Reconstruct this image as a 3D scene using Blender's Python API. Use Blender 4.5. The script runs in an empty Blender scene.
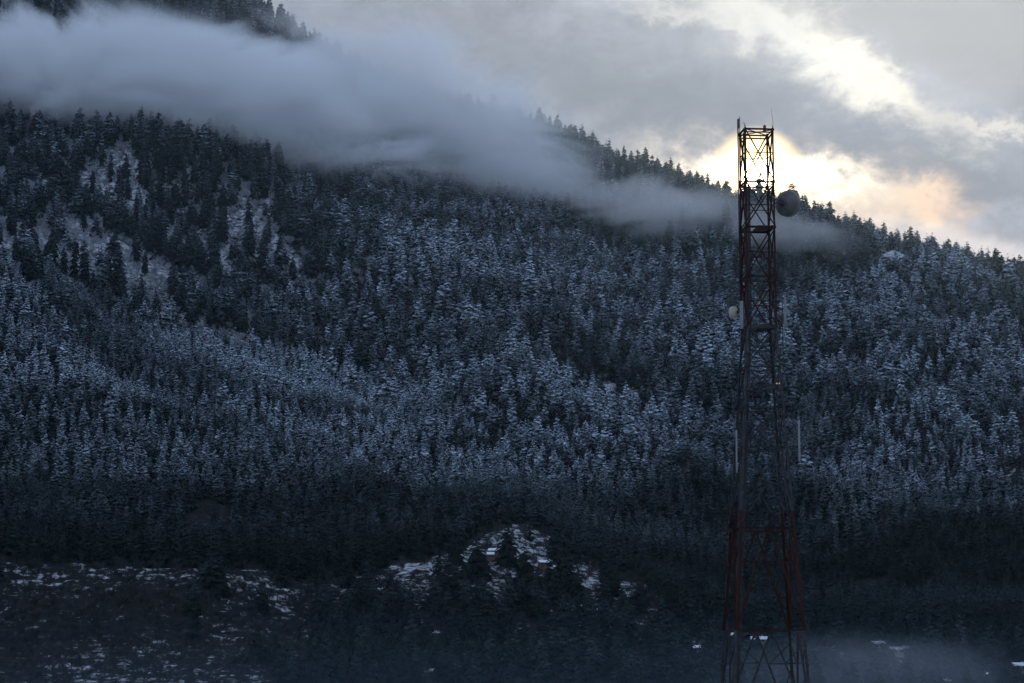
import bpy, bmesh, math, random
import numpy as np
from mathutils import Vector, Matrix
random.seed(7); rng = np.random.default_rng(11)
S = bpy.context.scene
R = math.radians
COL = S.collection

# ------------------------------------------------------------------ camera
W, H = 1024, 683
HF = R(24.0)
FPX = (W / 2) / math.tan(HF / 2)
PITCH = R(8.2)
CAMZ = 18.0
CP, SP = math.cos(PITCH), math.sin(PITCH)
cam = bpy.data.cameras.new("camera"); camo = bpy.data.objects.new("camera", cam); COL.objects.link(camo)
cam.sensor_width = 36.0; cam.angle = HF; cam.clip_start = 0.5; cam.clip_end = 30000
camo.location = (0, 0, CAMZ); camo.rotation_euler = (R(90) + PITCH, 0, 0)
S.camera = camo

def E_of(y):                       # tan(elevation) of a picture row, on the plane through the view axis
    v = (341.5 - np.asarray(y, float)) / FPX
    return (SP + v * CP) / (CP - v * SP)
def tx_of(x, y):
    v = (341.5 - np.asarray(y, float)) / FPX
    return ((np.asarray(x, float) - 512) / FPX) / (CP - v * SP)
def px_of(X, Y, Z):
    d = Y * CP + (Z - CAMZ) * SP
    v = (-Y * SP + (Z - CAMZ) * CP) / d
    return 512 + FPX * X / d, 341.5 - FPX * v
def P(x, y, Y):
    return Vector((float(tx_of(x, y)) * Y, Y, CAMZ + Y * float(E_of(y))))

# ------------------------------------------------------------------ node helpers
def newmat(name):
    m = bpy.data.materials.new(name); m.use_nodes = True
    nt = m.node_tree
    for n in list(nt.nodes): nt.nodes.remove(n)
    out = nt.nodes.new('ShaderNodeOutputMaterial')
    return m, nt, out
class NB:
    def __init__(s, nt): s.nt = nt
    def n(s, t, **k):
        o = s.nt.nodes.new(t)
        for a, b in k.items(): setattr(o, a, b)
        return o
    def L(s, a, b): s.nt.links.new(a, b)
    def set(s, sock, v):
        if hasattr(v, 'is_linked') or isinstance(v, bpy.types.NodeSocket): s.L(v, sock)
        else: sock.default_value = v
    def m(s, op, a, b=None, c=None, clamp=False):
        o = s.n('ShaderNodeMath', operation=op); o.use_clamp = clamp
        s.set(o.inputs[0], a)
        if b is not None: s.set(o.inputs[1], b)
        if c is not None: s.set(o.inputs[2], c)
        return o.outputs[0]
    def mix(s, f, a, b):
        o = s.n('ShaderNodeMix', data_type='RGBA'); s.set(o.inputs[0], f)
        s.set(o.inputs[6], a); s.set(o.inputs[7], b)
        return o.outputs[2]
    def noise(s, vec, scale, detail=3, rough=0.55, dist=0.0):
        o = s.n('ShaderNodeTexNoise'); o.inputs['Scale'].default_value = scale
        o.inputs['Detail'].default_value = detail; o.inputs['Roughness'].default_value = rough
        o.inputs['Distortion'].default_value = dist
        if vec is not None: s.L(vec, o.inputs['Vector'])
        return o.outputs['Fac']
    def mapr(s, v, a, b, c=0.0, d=1.0, smooth=True):
        o = s.n('ShaderNodeMapRange'); o.interpolation_type = 'SMOOTHSTEP' if smooth else 'LINEAR'
        s.set(o.inputs[0], v)
        for i, x in enumerate((a, b, c, d)): s.set(o.inputs[1 + i], x)
        return o.outputs[0]
    def scalevec(s, vec, sc, loc=(0, 0, 0)):
        o = s.n('ShaderNodeMapping'); o.inputs['Scale'].default_value = sc; o.inputs['Location'].default_value = loc
        s.L(vec, o.inputs['Vector']); return o.outputs[0]
    def bsdf(s, col, rough=0.8, metal=0.0, spec=0.3):
        o = s.n('ShaderNodeBsdfPrincipled'); s.set(o.inputs['Base Color'], col)
        s.set(o.inputs['Roughness'], rough); o.inputs['Metallic'].default_value = metal
        o.inputs['Specular IOR Level'].default_value = spec
        return o
    def ramp(s, fac, stops, interp='LINEAR'):
        o = s.n('ShaderNodeValToRGB'); cr = o.color_ramp; cr.interpolation = interp
        while len(cr.elements) < len(stops): cr.elements.new(0.5)
        for e, (p, c) in zip(cr.elements, stops): e.position = p; e.color = (*c, 1)
        s.L(fac, o.inputs[0]); return o.outputs[0]

SNOW = (0.80, 0.83, 0.88, 1)
# ------------------------------------------------------------------ world
SUN_PX = (757, 176)
sd = Vector((float(tx_of(*SUN_PX)), 1.0, float(E_of(SUN_PX[1])))).normalized()
SUN_EL = math.asin(sd.z); SUN_AZ = math.atan2(sd.x, sd.y)
w = bpy.data.worlds.new("World"); S.world = w; w.use_nodes = True
nt = w.node_tree
for n in list(nt.nodes): nt.nodes.remove(n)
b = NB(nt)
wout = b.n('ShaderNodeOutputWorld'); bg = b.n('ShaderNodeBackground'); b.L(bg.outputs[0], wout.inputs[0])
WS = 0.10
bg.inputs[1].default_value = WS
sky = b.n('ShaderNodeTexSky'); sky.sky_type = 'NISHITA'; sky.sun_disc = False
sky.sun_elevation = SUN_EL; sky.sun_rotation = SUN_AZ; sky.altitude = 1800; sky.air_density = 1.0; sky.dust_density = 1.5; sky.ozone_density = 2.0
tc = b.n('ShaderNodeTexCoord'); dirv = tc.outputs['Generated']
sx = b.n('ShaderNodeSeparateXYZ'); b.L(dirv, sx.inputs[0])
X_, Y_, Z_ = sx.outputs
# azimuth and elevation of the direction, in hundredths of a picture width unit (2400 per radian / 100)
az = b.m('ARCTAN2', X_, Y_); el = b.m('ARCSINE', Z_)
n1 = b.noise(b.scalevec(dirv, (1, 1, 1.5)), 9, 5, 0.55)
n2 = b.noise(b.scalevec(dirv, (1, 1, 1.3), (3, 1, 2)), 22, 5, 0.6, 0.4)
n3 = b.noise(b.scalevec(dirv, (1, 1, 1.6), (7, 5, 2)), 60, 5, 0.6, 0.3)
n4 = b.noise(b.scalevec(dirv, (1, 1, 1.4), (2, 9, 4)), 150, 4, 0.6, 0.2)
U = b.m('ADD', b.m('MULTIPLY_ADD', az, 23.6, 5.12), b.m('ADD', b.m('MULTIPLY_ADD', n2, 1.5, -0.75), b.m('MULTIPLY_ADD', n4, .5, -.25)))
V = b.m('ADD', b.m('MULTIPLY_ADD', b.m('SUBTRACT', el, 0.1974), -24.0, 2.10), b.m('ADD', b.m('MULTIPLY_ADD', n3, 0.8, -0.4), b.m('MULTIPLY_ADD', n4, .35, -.175)))
def blob(cx, cy, rx, ry, ang=0.0, p=1.0):      # soft bank of cloud at a direction
    du = b.m('SUBTRACT', U, cx); dv = b.m('SUBTRACT', V, cy)
    ca, sa = math.cos(R(ang)), math.sin(R(ang))
    a = b.m('DIVIDE', b.m('ADD', b.m('MULTIPLY', du, ca), b.m('MULTIPLY', dv, sa)), rx)
    c = b.m('DIVIDE', b.m('SUBTRACT', b.m('MULTIPLY', dv, ca), b.m('MULTIPLY', du, sa)), ry)
    q = b.m('ADD', b.m('MULTIPLY', a, a), b.m('MULTIPLY', c, c))
    return b.m('POWER', 2.718, b.m('MULTIPLY', q, -p))
K = 1.0 / WS
def rgb(r, g, bb): return (r * K, g * K, bb * K, 1)
# overcast deck: grey sunward; unseen blue side brightened to light fog and slope
dt = b.n('ShaderNodeVectorMath', operation='DOT_PRODUCT'); b.L(dirv, dt.inputs[0]); dt.inputs[1].default_value = sd
cosang = dt.outputs['Value']
tsun = b.mapr(cosang, 0.45, .99, 0, 1)
deck = b.mix(tsun, rgb(0.46, 0.60, 0.85), rgb(0.35, 0.365, 0.44))
tex = b.mapr(n1, 0.3, 0.70, 0.66, 1.32)
tex = b.m('MULTIPLY', tex, b.m('MULTIPLY', b.mapr(n3, 0.25, 0.75, 0.84, 1.16), b.mapr(n2, .3, .7, .80, 1.16)))
vm = b.n('ShaderNodeVectorMath', operation='SCALE'); b.L(deck, vm.inputs[0]); b.L(tex, vm.inputs['Scale'])
col = vm.outputs[0]
col = b.mix(b.mapr(cosang, 0.3, 0.9, 0.80, 1.0), sky.outputs[0], col)
def lay(mask, k, c, cur): return b.mix(b.m('MULTIPLY', mask, k, clamp=True), cur, c)
col = lay(blob(3.2, 0.6, 1.6, 0.9, 20), 0.5, rgb(0.44, 0.48, 0.56), col)
col = lay(blob(9.3, 0.2, 3.0, 1.1, 12), 0.85, rgb(0.52, 0.50, 0.49), col)          # pale warm upper right
col = lay(blob(8.3, 0.72, 1.9, 0.24, 34), 1.0, rgb(1.0, 0.96, 0.88), col)        # bright rim of the gap
col = lay(blob(8.75, 0.92, 0.72, 0.20, 38), 1.0, rgb(1.2, 1.1, 0.92), col)
col = lay(blob(6.9, 0.12, 0.9, 0.12, 14), 0.7, rgb(0.8, 0.77, 0.72), col)
col = lay(blob(9.9, 1.42, 0.7, 0.10, 6), 0.9, rgb(1.0, 0.92, 0.80), col)
col = lay(blob(6.6, 1.05, 3.0, 0.45, 12), 0.8, rgb(0.215, 0.22, 0.265), col)        # grey lilac bank
col = lay(blob(9.6, 1.92, 1.3, 0.40, 12), 0.95, rgb(0.215, 0.225, 0.28), col)
col = lay(blob(9.1, 2.12, 0.55, 0.24, 12), 1.1, rgb(0.95, 0.68, 0.50), col)      # peach cloud over the ridge
col = lay(blob(9.7, 2.5, 1.2, 0.12, 14), 0.4, rgb(0.50, 0.50, 0.53), col)
col = lay(blob(7.75, 1.95, 1.15, 0.36, 10), 0.8, rgb(0.90, 0.66, 0.42), col)
col = lay(blob(7.7, 1.92, 0.78, 0.24, 10), 1.0, rgb(1.15, 1.0, 0.80), col)
col = lay(blob(7.68, 1.82, 0.72, 0.17, 4), 1.25, rgb(2.0, 1.8, 1.4), col)          # gap with the sun behind it
col = lay(b.mapr(cosang, math.cos(R(1.25)), math.cos(R(0.2)), 0, 1), 1.0, rgb(3.0, 2.2, 1.1), col)
col = lay(b.mapr(cosang, math.cos(R(.55)), math.cos(R(0.0)), 0, 1), 1.0, rgb(12, 9.5, 6.2), col)
b.L(col, bg.inputs[0])
w.cycles.sampling_method = 'MANUAL'; w.cycles.sample_map_resolution = 1024

sun = bpy.data.lights.new("sun", 'SUN'); sun.energy = 1.3; sun.angle = R(1.5); sun.color = (1.0, 0.80, 0.58)
suno = bpy.data.objects.new("sun", sun); COL.objects.link(suno)
suno.rotation_euler = (-sd).to_track_quat('-Z', 'Y').to_euler(); suno.location = sd * 500

# ------------------------------------------------------------------ numpy value noise
_T = rng.random((512, 512))
def vnoise(x, y, seed=0):
    x = np.asarray(x, float) + seed * 17.3; y = np.asarray(y, float) + seed * 9.7
    xi = np.floor(x).astype(int); yi = np.floor(y).astype(int); fx = x - xi; fy = y - yi
    fx = fx * fx * (3 - 2 * fx); fy = fy * fy * (3 - 2 * fy)
    a = _T[xi % 512, yi % 512]; c = _T[(xi + 1) % 512, yi % 512]; d = _T[xi % 512, (yi + 1) % 512]; e = _T[(xi + 1) % 512, (yi + 1) % 512]
    return (a * (1 - fx) + c * fx) * (1 - fy) + (d * (1 - fx) + e * fx) * fy
def fbm(x, y, seed=0, o=4):
    s = 0; amp = 1; t = 0
    for i in range(o):
        s = s + amp * vnoise(x * 2 ** i, y * 2 ** i, seed + i); t += amp; amp *= .5
    return s / t

# ------------------------------------------------------------------ mountain
RX = [-900, -400, -200, 0, 200, 262, 290, 320, 370, 480, 570, 620, 690, 730, 760, 800, 850, 900, 950, 1024, 1200, 1500, 2000]
RYp = [-300, -260, -190, -50, -20, 14, 42, 62, 82, 122, 145, 168, 198, 212, 210, 222, 243, 262, 275, 290, 335, 400, 520]
def ridge_y(x): return np.interp(x, RX, RYp)
def ridge_Y(x): return np.interp(x, [-900, 0, 512, 1024, 2000], [2750, 2620, 2420, 2120, 1900])
# (t, row) of the slope for a set of picture columns; t runs 0 (foot, 780 m) to 1 (ridge)
PROF = {
 -400: [(0, 706), (.04, 650), (.09, 560), (.16, 520), (.26, 370), (.30, 265), (.36, 275), (.50, 200), (.72, 60), (1, None)],
 0:    [(0, 706), (.04, 650), (.10, 560), (.17, 520), (.27, 390), (.32, 275), (.38, 282), (.50, 225), (.72, 105), (1, None)],
 200:  [(0, 706), (.04, 655), (.10, 572), (.17, 530), (.30, 425), (.37, 345), (.42, 345), (.55, 270), (.75, 145), (1, None)],
 340:  [(0, 706), (.05, 655), (.12, 588), (.19, 540), (.32, 450), (.43, 385), (.47, 375), (.60, 290), (.80, 175), (1, None)],
 430:  [(0, 706), (.06, 640), (.14, 565), (.20, 530), (.34, 455), (.48, 385), (.64, 290), (.82, 190), (1, None)],
 512:  [(0, 706), (.06, 645), (.13, 585), (.19, 520), (.24, 505), (.40, 440), (.52, 375), (.68, 280), (.85, 185), (1, None)],
 640:  [(0, 706), (.07, 655), (.15, 608), (.22, 580), (.30, 535), (.46, 445), (.60, 370), (.75, 290), (.88, 222), (1, None)],
 760:  [(0, 706), (.10, 664), (.20, 620), (.32, 560), (.48, 475), (.62, 400), (.78, 315), (.90, 255), (1, None)],
 900:  [(0, 706), (.10, 664), (.20, 625), (.34, 545), (.45, 450), (.52, 410), (.60, 395), (.78, 330), (.90, 285), (1, None)],
 1024: [(0, 706), (.10, 668), (.22, 620), (.35, 555), (.44, 505), (.54, 460), (.72, 385), (.88, 325), (1, None)],
 1400: [(0, 706), (.10, 675), (.30, 620), (.50, 560), (.75, 470), (1, None)],
}
TG = np.linspace(0, 1, 121)
KX = sorted(PROF)
KT = []
for k in KX:
    pts = [(t, (float(ridge_y(k)) if y is None else y)) for t, y in PROF[k]]
    yy = np.interp(TG, [p[0] for p in pts], [p[1] for p in pts])
    ker = np.array([1, 2, 3, 2, 1]) / 9.0
    yp = np.concatenate([[yy[0]] * 2, yy, [yy[-1]] * 2]); yy = np.convolve(yp, ker, 'valid')
    base = float(ridge_y(k))
    KT.append((yy - 706) / (base - 706))        # normalised so that the exact ridge applies to every column
KT = np.array(KT)
def smooth(a, b_, x):
    t = np.clip((x - a) / (b_ - a), 0, 1); return t * t * (3 - 2 * t)
def height(X, Y):
    X = np.asarray(X, float); Y = np.asarray(Y, float)
    tx = X / Y
    xi = 512 + tx * FPX * 0.985
    xi = xi + 26 * (fbm(X / 90, Y / 90, 3) - .5) * 1.0
    Yr = ridge_Y(xi); t = (Y - 780) / (Yr - 780); tc_ = np.clip(t, 0, 1)
    # profile lookup: interpolate in columns and t
    fi = tc_ * 120; i0 = np.clip(np.floor(fi).astype(int), 0, 119); f = fi - i0
    kx = np.clip(xi, KX[0], KX[-1] - 1e-3)
    j = np.clip(np.searchsorted(KX, kx, side='right') - 1, 0, len(KX) - 2)
    KXa = np.array(KX, float)
    g = (kx - KXa[j]) / (KXa[j + 1] - KXa[j]); g = g * g * (3 - 2 * g) * .5 + g * .5
    v0 = KT[j, i0] * (1 - f) + KT[j, i0 + 1] * f
    v1 = KT[j + 1, i0] * (1 - f) + KT[j + 1, i0 + 1] * f
    n = v0 * (1 - g) + v1 * g
    row = 706 + (ridge_y(xi) - 706) * n
    z = CAMZ + Y * E_of(row)
    # past the ridge: down the far side
    z = np.where(t > 1, CAMZ + Yr * E_of(ridge_y(xi)) - (Y - Yr) * 0.45, z)
    # in front of the foot: down to the valley floor
    z = np.where(t < 0, CAMZ + 780 * E_of(706) - (780 - Y) * 0.12, z)
    env = smooth(0.06, 0.3, t) * (1 - smooth(0.85, 1.0, t))
    # gullies and spurs running down the slope
    q = (X + 0.60 * (Y - 1500)) / 190 + 1.6 * (fbm(X / 260, Y / 260, 21) - .5)
    gl = 1 - 2 * np.abs(vnoise(q, Y / 900, 5) - .5)
    z = z + env * (85 * (gl - .55) + 22 * (fbm(X / 120, Y / 160, 8) - .5))
    z = z + smooth(0.0, .08, t) * (1 - .75 * smooth(.9, 1, t)) * 5.0 * (fbm(X / 22, Y / 30, 31, 3) - .5)
    # narrow terraces low on the left
    tz = (1 - smooth(330, 420, xi)) * smooth(.015, .04, t) * (1 - smooth(.10, .13, t))
    stp = 2.6; zz = z / stp; fz = zz - np.floor(zz)
    z = z * (1 - tz) + tz * (np.floor(zz) + smooth(.45, .95, fz)) * stp
    return z
TXN, YN = 560, 620
txs = np.linspace(-.56, .56, TXN); Ys = np.concatenate([np.linspace(640, 1100, 200), np.linspace(1100, 3300, YN - 199)[1:]])
GT, GY = np.meshgrid(txs, Ys)
GX = GT * GY
GZ = height(GX, GY)
def hgt(X, Y):                              # bilinear lookup on the very grid that is built
    tx = X / Y; a = np.clip((tx - txs[0]) / (txs[1] - txs[0]), 0, TXN - 1.001); i = np.floor(a).astype(int); f = a - i
    j = np.clip(np.searchsorted(Ys, Y, side='right') - 1, 0, YN - 2); g = (Y - Ys[j]) / (Ys[j + 1] - Ys[j])
    return (GZ[j, i] * (1 - f) + GZ[j, i + 1] * f) * (1 - g) + (GZ[j + 1, i] * (1 - f) + GZ[j + 1, i + 1] * f) * g
me = bpy.data.meshes.new("mountain")
vs = np.stack([GX.ravel(), GY.ravel(), GZ.ravel()], 1)
idx = np.arange(TXN * YN).reshape(YN, TXN)
q = np.stack([idx[:-1, :-1], idx[:-1, 1:], idx[1:, 1:], idx[1:, :-1]], -1).reshape(-1, 4)
me.vertices.add(len(vs)); me.vertices.foreach_set('co', vs.ravel())
me.loops.add(q.size); me.loops.foreach_set('vertex_index', q.ravel())
me.polygons.add(len(q)); me.polygons.foreach_set('loop_start', np.arange(len(q)) * 4); me.polygons.foreach_set('loop_total', np.full(len(q), 4))
me.polygons.foreach_set('use_smooth', np.ones(len(q), bool)); me.update(); me.validate()
mount = bpy.data.objects.new("mountain", me); COL.objects.link(mount)
mount['kind'] = 'structure'; mount['label'] = 'steep snow patched mountainside rising behind the tower'; mount['category'] = 'mountain'
m, nt, out = newmat("hillside"); b = NB(nt)
geo = b.n('ShaderNodeNewGeometry'); pos = geo.outputs['Position']
sp = b.n('ShaderNodeSeparateXYZ'); b.L(pos, sp.inputs[0])
a1 = b.noise(b.scalevec(pos, (.10, .10, .55)), 1.0, 6, .7)
a2 = b.noise(pos, .35, 5, .7)
a3 = b.noise(pos, .012, 4, .6)
soil = b.ramp(a2, [(.25, (.010, .011, .012)), (.5, (.020, .0195, .019)), (.8, (.045, .042, .040))])
cov = b.m('ADD', b.m('MULTIPLY', a1, .45), b.m('MULTIPLY', a2, .55))
cov = b.m('ADD', cov, b.m('MULTIPLY_ADD', a3, .3, -.15))
alt = b.m('ADD', b.mapr(sp.outputs[2], 30, 330, 0.0, .05), b.mapr(sp.outputs[2], 28, 110, -.07, 0))
lit = b.n('ShaderNodeAttribute'); lit.attribute_name = 'litter'
alt = b.m('ADD', alt, b.mapr(lit.outputs['Fac'], -1.0, 0.0, .05, 0.0))
alt = b.m('SUBTRACT', alt, b.mapr(lit.outputs['Fac'], .30, .75, 0, .14))
sn = b.mapr(b.m('ADD', cov, alt), .465, .60, 0, .70)
colr = b.mix(sn, soil, SNOW)
bs = b.bsdf(colr, .95, 0, .03); b.L(bs.outputs[0], out.inputs[0])
bm_ = b.n('ShaderNodeBump'); bm_.inputs['Strength'].default_value = .8; bm_.inputs['Distance'].default_value = 1.2
b.L(a2, bm_.inputs['Height']); b.L(bm_.outputs[0], bs.inputs['Normal'])
me.materials.append(m)

# valley floor, one sheet to the horizon
bm = bmesh.new(); bmesh.ops.create_grid(bm, x_segments=40, y_segments=40, size=4500)
g_me = bpy.data.meshes.new("ground"); bm.to_mesh(g_me); bm.free()
gr = bpy.data.objects.new("ground", g_me); COL.objects.link(gr); gr['kind'] = 'structure'; gr.location = (0, 0, 0)
m, nt, out = newmat("valley_floor"); b = NB(nt)
geo = b.n('ShaderNodeNewGeometry'); pos = geo.outputs['Position']
n_ = b.noise(pos, .06, 6, .6); n2_ = b.noise(pos, .9, 4, .6)
c = b.mix(b.mapr(b.m('ADD', b.m('MULTIPLY', n_, .7), b.m('MULTIPLY', n2_, .3)), .47, .56), (.045, .04, .03, 1), SNOW)
bs = b.bsdf(c, .9); b.L(bs.outputs[0], out.inputs[0]); g_me.materials.append(m)

# ------------------------------------------------------------------ tree materials
def needle_mat(name, base, hi, snow_amt, thr, zlo=45, zhi=190, lo=.06, hgt_=17):
    m, nt, out = newmat(name); b = NB(nt)
    geo = b.n('ShaderNodeNewGeometry'); oi = b.n('ShaderNodeObjectInfo'); tc = b.n('ShaderNodeTexCoord')
    sp = b.n('ShaderNodeSeparateXYZ'); b.L(geo.outputs['Normal'], sp.inputs[0])
    lp = b.n('ShaderNodeSeparateXYZ'); b.L(oi.outputs['Location'], lp.inputs[0])
    n_ = b.noise(tc.outputs['Object'], .9, 3, .7); n2_ = b.noise(tc.outputs['Object'], .28, 2, .6)
    colr = b.mix(n_, base, hi)
    colr = b.mix(b.m('MULTIPLY', oi.outputs['Random'], .5), colr, (base[0] * 1.7, base[1] * 1.3, base[2] * .9, 1))
    alt = b.mapr(lp.outputs[2], zlo, zhi, lo, 1.0)
    mp = b.n('ShaderNodeMapping'); mp.inputs['Rotation'].default_value = (0, 0, R(-58)); mp.inputs['Scale'].default_value = (.004, .013, .004); b.L(oi.outputs['Location'], mp.inputs['Vector'])
    patch = b.noise(mp.outputs[0], 1.0, 3, .6)  # diagonal frost bands paint the light and dark folds of spurs and gullies
    amt = b.m('MULTIPLY', alt, b.m('MULTIPLY', b.mapr(oi.outputs['Random'], 0, 1, .55, 1.7, False), b.mapr(patch, .36, .64, .32, 1.6)))
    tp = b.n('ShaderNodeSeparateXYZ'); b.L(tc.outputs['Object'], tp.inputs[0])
    up = b.m('MULTIPLY', b.mapr(sp.outputs[2], .38, .82), b.mapr(tp.outputs[2], .15 * hgt_, .75 * hgt_, .14, 1.0))  # less frost toward the base; shade under and between crowns put into colour
    k = b.m('ADD', b.m('MULTIPLY', n_, .6), b.m('MULTIPLY', n2_, .4))
    msk = b.mapr(k, thr - .14, thr + .40)
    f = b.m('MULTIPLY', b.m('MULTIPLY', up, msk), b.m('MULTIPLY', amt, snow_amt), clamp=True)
    colr = b.mix(f, colr, (.55, .635, .74, 1))  # frost tint carries the blue of skylight in its colour
    bs = b.bsdf(colr, .9, 0, .04)
    b.L(bs.outputs[0], out.inputs[0])
    return m
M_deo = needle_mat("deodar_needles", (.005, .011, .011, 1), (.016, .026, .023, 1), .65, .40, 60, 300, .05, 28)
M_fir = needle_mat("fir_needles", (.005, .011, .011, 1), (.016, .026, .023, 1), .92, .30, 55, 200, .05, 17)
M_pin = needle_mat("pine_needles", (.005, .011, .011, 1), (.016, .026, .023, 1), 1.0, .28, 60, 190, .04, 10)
def simple(name, c1, c2, sc=2.0, rough=.85, metal=0, spec=.3):
    m, nt, out = newmat(name); b = NB(nt); tc = b.n('ShaderNodeTexCoord')
    n_ = b.noise(tc.outputs['Object'], sc, 4, .6)
    bs = b.bsdf(b.mix(b.mapr(n_, .3, .7), (*c1, 1), (*c2, 1)), rough, metal, spec); b.L(bs.outputs[0], out.inputs[0]); return m
M_bark = simple("bark", (.035, .026, .020), (.10, .08, .065))
def twig_mat():
    m, nt, out = newmat("frosted_twigs"); b = NB(nt); oi = b.n('ShaderNodeObjectInfo')
    lp = b.n('ShaderNodeSeparateXYZ'); b.L(oi.outputs['Location'], lp.inputs[0])
    f = b.m('MULTIPLY', b.mapr(lp.outputs[2], 50, 280, .06, .85), b.mapr(oi.outputs['Random'], 0, 1, .5, 1.0, False))
    bs = b.bsdf(b.mix(f, (.020, .020, .021, 1), (.55, .57, .62, 1)), .95, 0, .03); b.L(bs.outputs[0], out.inputs[0]); return m
M_twig = twig_mat()

# ------------------------------------------------------------------ tree meshes
class TB:
    def __init__(s): s.v = []; s.f = []
    def bough(s, z, ang, L, droop, wid, r):
        """one drooping, ridged spray of needles with a ragged outline"""
        ca, sa = math.cos(ang), math.sin(ang)
        def p(d, side, zz): return (ca * d - sa * side, sa * d + ca * side, z + zz)
        i = len(s.v)
        n = 3
        for k in range(n + 1):
            t = k / n
            d = L * (t if t < .7 else .7 + (t - .7) * .75); zz = L * .10 * math.sin(t * 2.2) - droop * L * (t * .45 if t < .6 else .27 + (t - .6) * 2.3)
            wd = wid * (math.sin(min(1, t * 1.15 + .1) * math.pi) ** .8) * r.uniform(.65, 1.25) if k < n else 0
            s.v.append(p(d, 0, zz + .02 * L))
            s.v.append(p(d - r.uniform(-.05, .12) * L, wd, zz - wd * r.uniform(.35, .8)))
            s.v.append(p(d - r.uniform(-.05, .12) * L, -wd, zz - wd * r.uniform(.35, .8)))
        for k in range(n):
            a = i + k * 3; c = a + 3
            s.f.append((a, c, c + 1, a + 1)); s.f.append((a, a + 2, c + 2, c))
    def trunk(s, h, r0, r1, lean=(0, 0), n=6, z0=-1.0, segs=3):
        i = len(s.v)
        for k in range(segs + 1):
            t = k / segs; z = z0 + (h - z0) * t; rr = r0 + (r1 - r0) * t
            for a in range(n):
                s.v.append((lean[0] * t * t + rr * math.cos(a * 2 * math.pi / n), lean[1] * t * t + rr * math.sin(a * 2 * math.pi / n), z))
        for k in range(segs):
            for a in range(n):
                p0 = i + k * n + a; p1 = i + k * n + (a + 1) % n
                s.f.append((p0, p1, p1 + n, p0 + n))
        s.f.append(tuple(i + segs * n + a for a in range(n)))
    def blade(s, p, q_, w0):
        p = Vector(p); q_ = Vector(q_); d = (q_ - p).normalized(); u = d.cross(Vector((0, 0, 1)))
        if u.length < .1: u = Vector((1, 0, 0))
        u.normalize(); v = d.cross(u); i = len(s.v)
        for a in range(3):
            o = (u * math.cos(a * 2.094) + v * math.sin(a * 2.094)) * w0; s.v.append(tuple(p + o))
        s.v.append(tuple(q_))
        s.f += [(i, i + 1, i + 3), (i + 1, i + 2, i + 3), (i + 2, i, i + 3)]
    def mesh(s, name, mat):
        me = bpy.data.meshes.new(name); me.from_pydata(s.v, [], s.f); me.materials.append(mat); me.update(); return me
def conifer(h, rad, shape, z0f, dz, nb, droop, seed, widf=.32, gap=0.0):
    r = random.Random(seed); t = TB()
    z = h * z0f; ph = 0
    while z < h * .985:
        u = (z - h * z0f) / (h * (1 - z0f))
        if shape == 'column': Lr = rad * (min(1, (1 - u) * 3.4 + .10) ** .6) * (.72 + .28 * min(1, u * 5)) * (1 - .25 * u)
        elif shape == 'cone': Lr = rad * (1 - u) ** .66 * (.85 + .15 * min(1, u * 8)) + .12
        else: Lr = rad * (1 - u) ** .62 * (.7 + .3 * min(1, u * 4)) + .15
        n = max(4, int(nb * (.45 + .55 * (1 - u))))
        ph += r.random() * 2
        tier = r.uniform(.82, 1.16)
        for k in range(n):
            if r.random() < gap: continue
            L = Lr * tier * r.uniform(.62, 1.18)
            t.bough(z + r.uniform(-.85, .85) * dz, ph + k * 2 * math.pi / n + r.uniform(-.25, .25), L, droop * r.uniform(.6, 1.4) + .1 - .25 * u, max(.18, L * widf) * r.uniform(.8, 1.25), r)
        z += dz * (1 - .35 * u) * r.uniform(.8, 1.2)
    t.bough(h * .93, r.random() * 6, .35, -2.0, .12, r)
    return t
VAR = {}
def addvar(kind, crown, trunk_tb, cmat, tmat, size):
    c = crown.mesh(kind + "_crown", cmat); tr = trunk_tb.mesh(kind + "_trunk", tmat)
    j = bpy.data.meshes.new(kind); n = len(crown.v)
    j.from_pydata(crown.v + trunk_tb.v, [], crown.f + [tuple(i + n for i in f) for f in trunk_tb.f])
    j.materials.append(cmat); j.materials.append(tmat)
    mi = np.zeros(len(j.polygons), np.int32); mi[len(crown.f):] = 1; j.polygons.foreach_set('material_index', mi); j.update()
    VAR.setdefault(kind, []).append(dict(crown=c, trunk=tr, joined=j, h=size[0], r=size[1]))
for i in range(5):
    h, rd = 28, [4.6, 5.2, 4.2, 5.7, 4.9][i]
    t = TB(); t.trunk(h * .9, .55, .08, n=6)
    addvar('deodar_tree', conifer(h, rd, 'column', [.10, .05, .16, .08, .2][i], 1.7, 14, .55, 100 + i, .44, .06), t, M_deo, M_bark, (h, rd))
for i in range(6):
    h, rd = 17, [6.2, 5.4, 7.0, 5.8, 4.9, 6.6][i]
    t = TB(); t.trunk(h * .9, .38, .06, n=6)
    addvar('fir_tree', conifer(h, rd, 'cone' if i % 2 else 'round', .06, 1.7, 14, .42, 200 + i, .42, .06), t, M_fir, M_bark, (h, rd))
for i in range(5):
    h, rd = 10, [3.2, 3.6, 2.9, 3.4, 3.9][i]
    t = TB(); t.trunk(h * .9, .2, .04, n=5)
    addvar('young_pine_tree', conifer(h, rd, 'cone', .05, 1.15, 10, .42, 300 + i, .46, .06), t, M_pin, M_bark, (h, rd))
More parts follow.
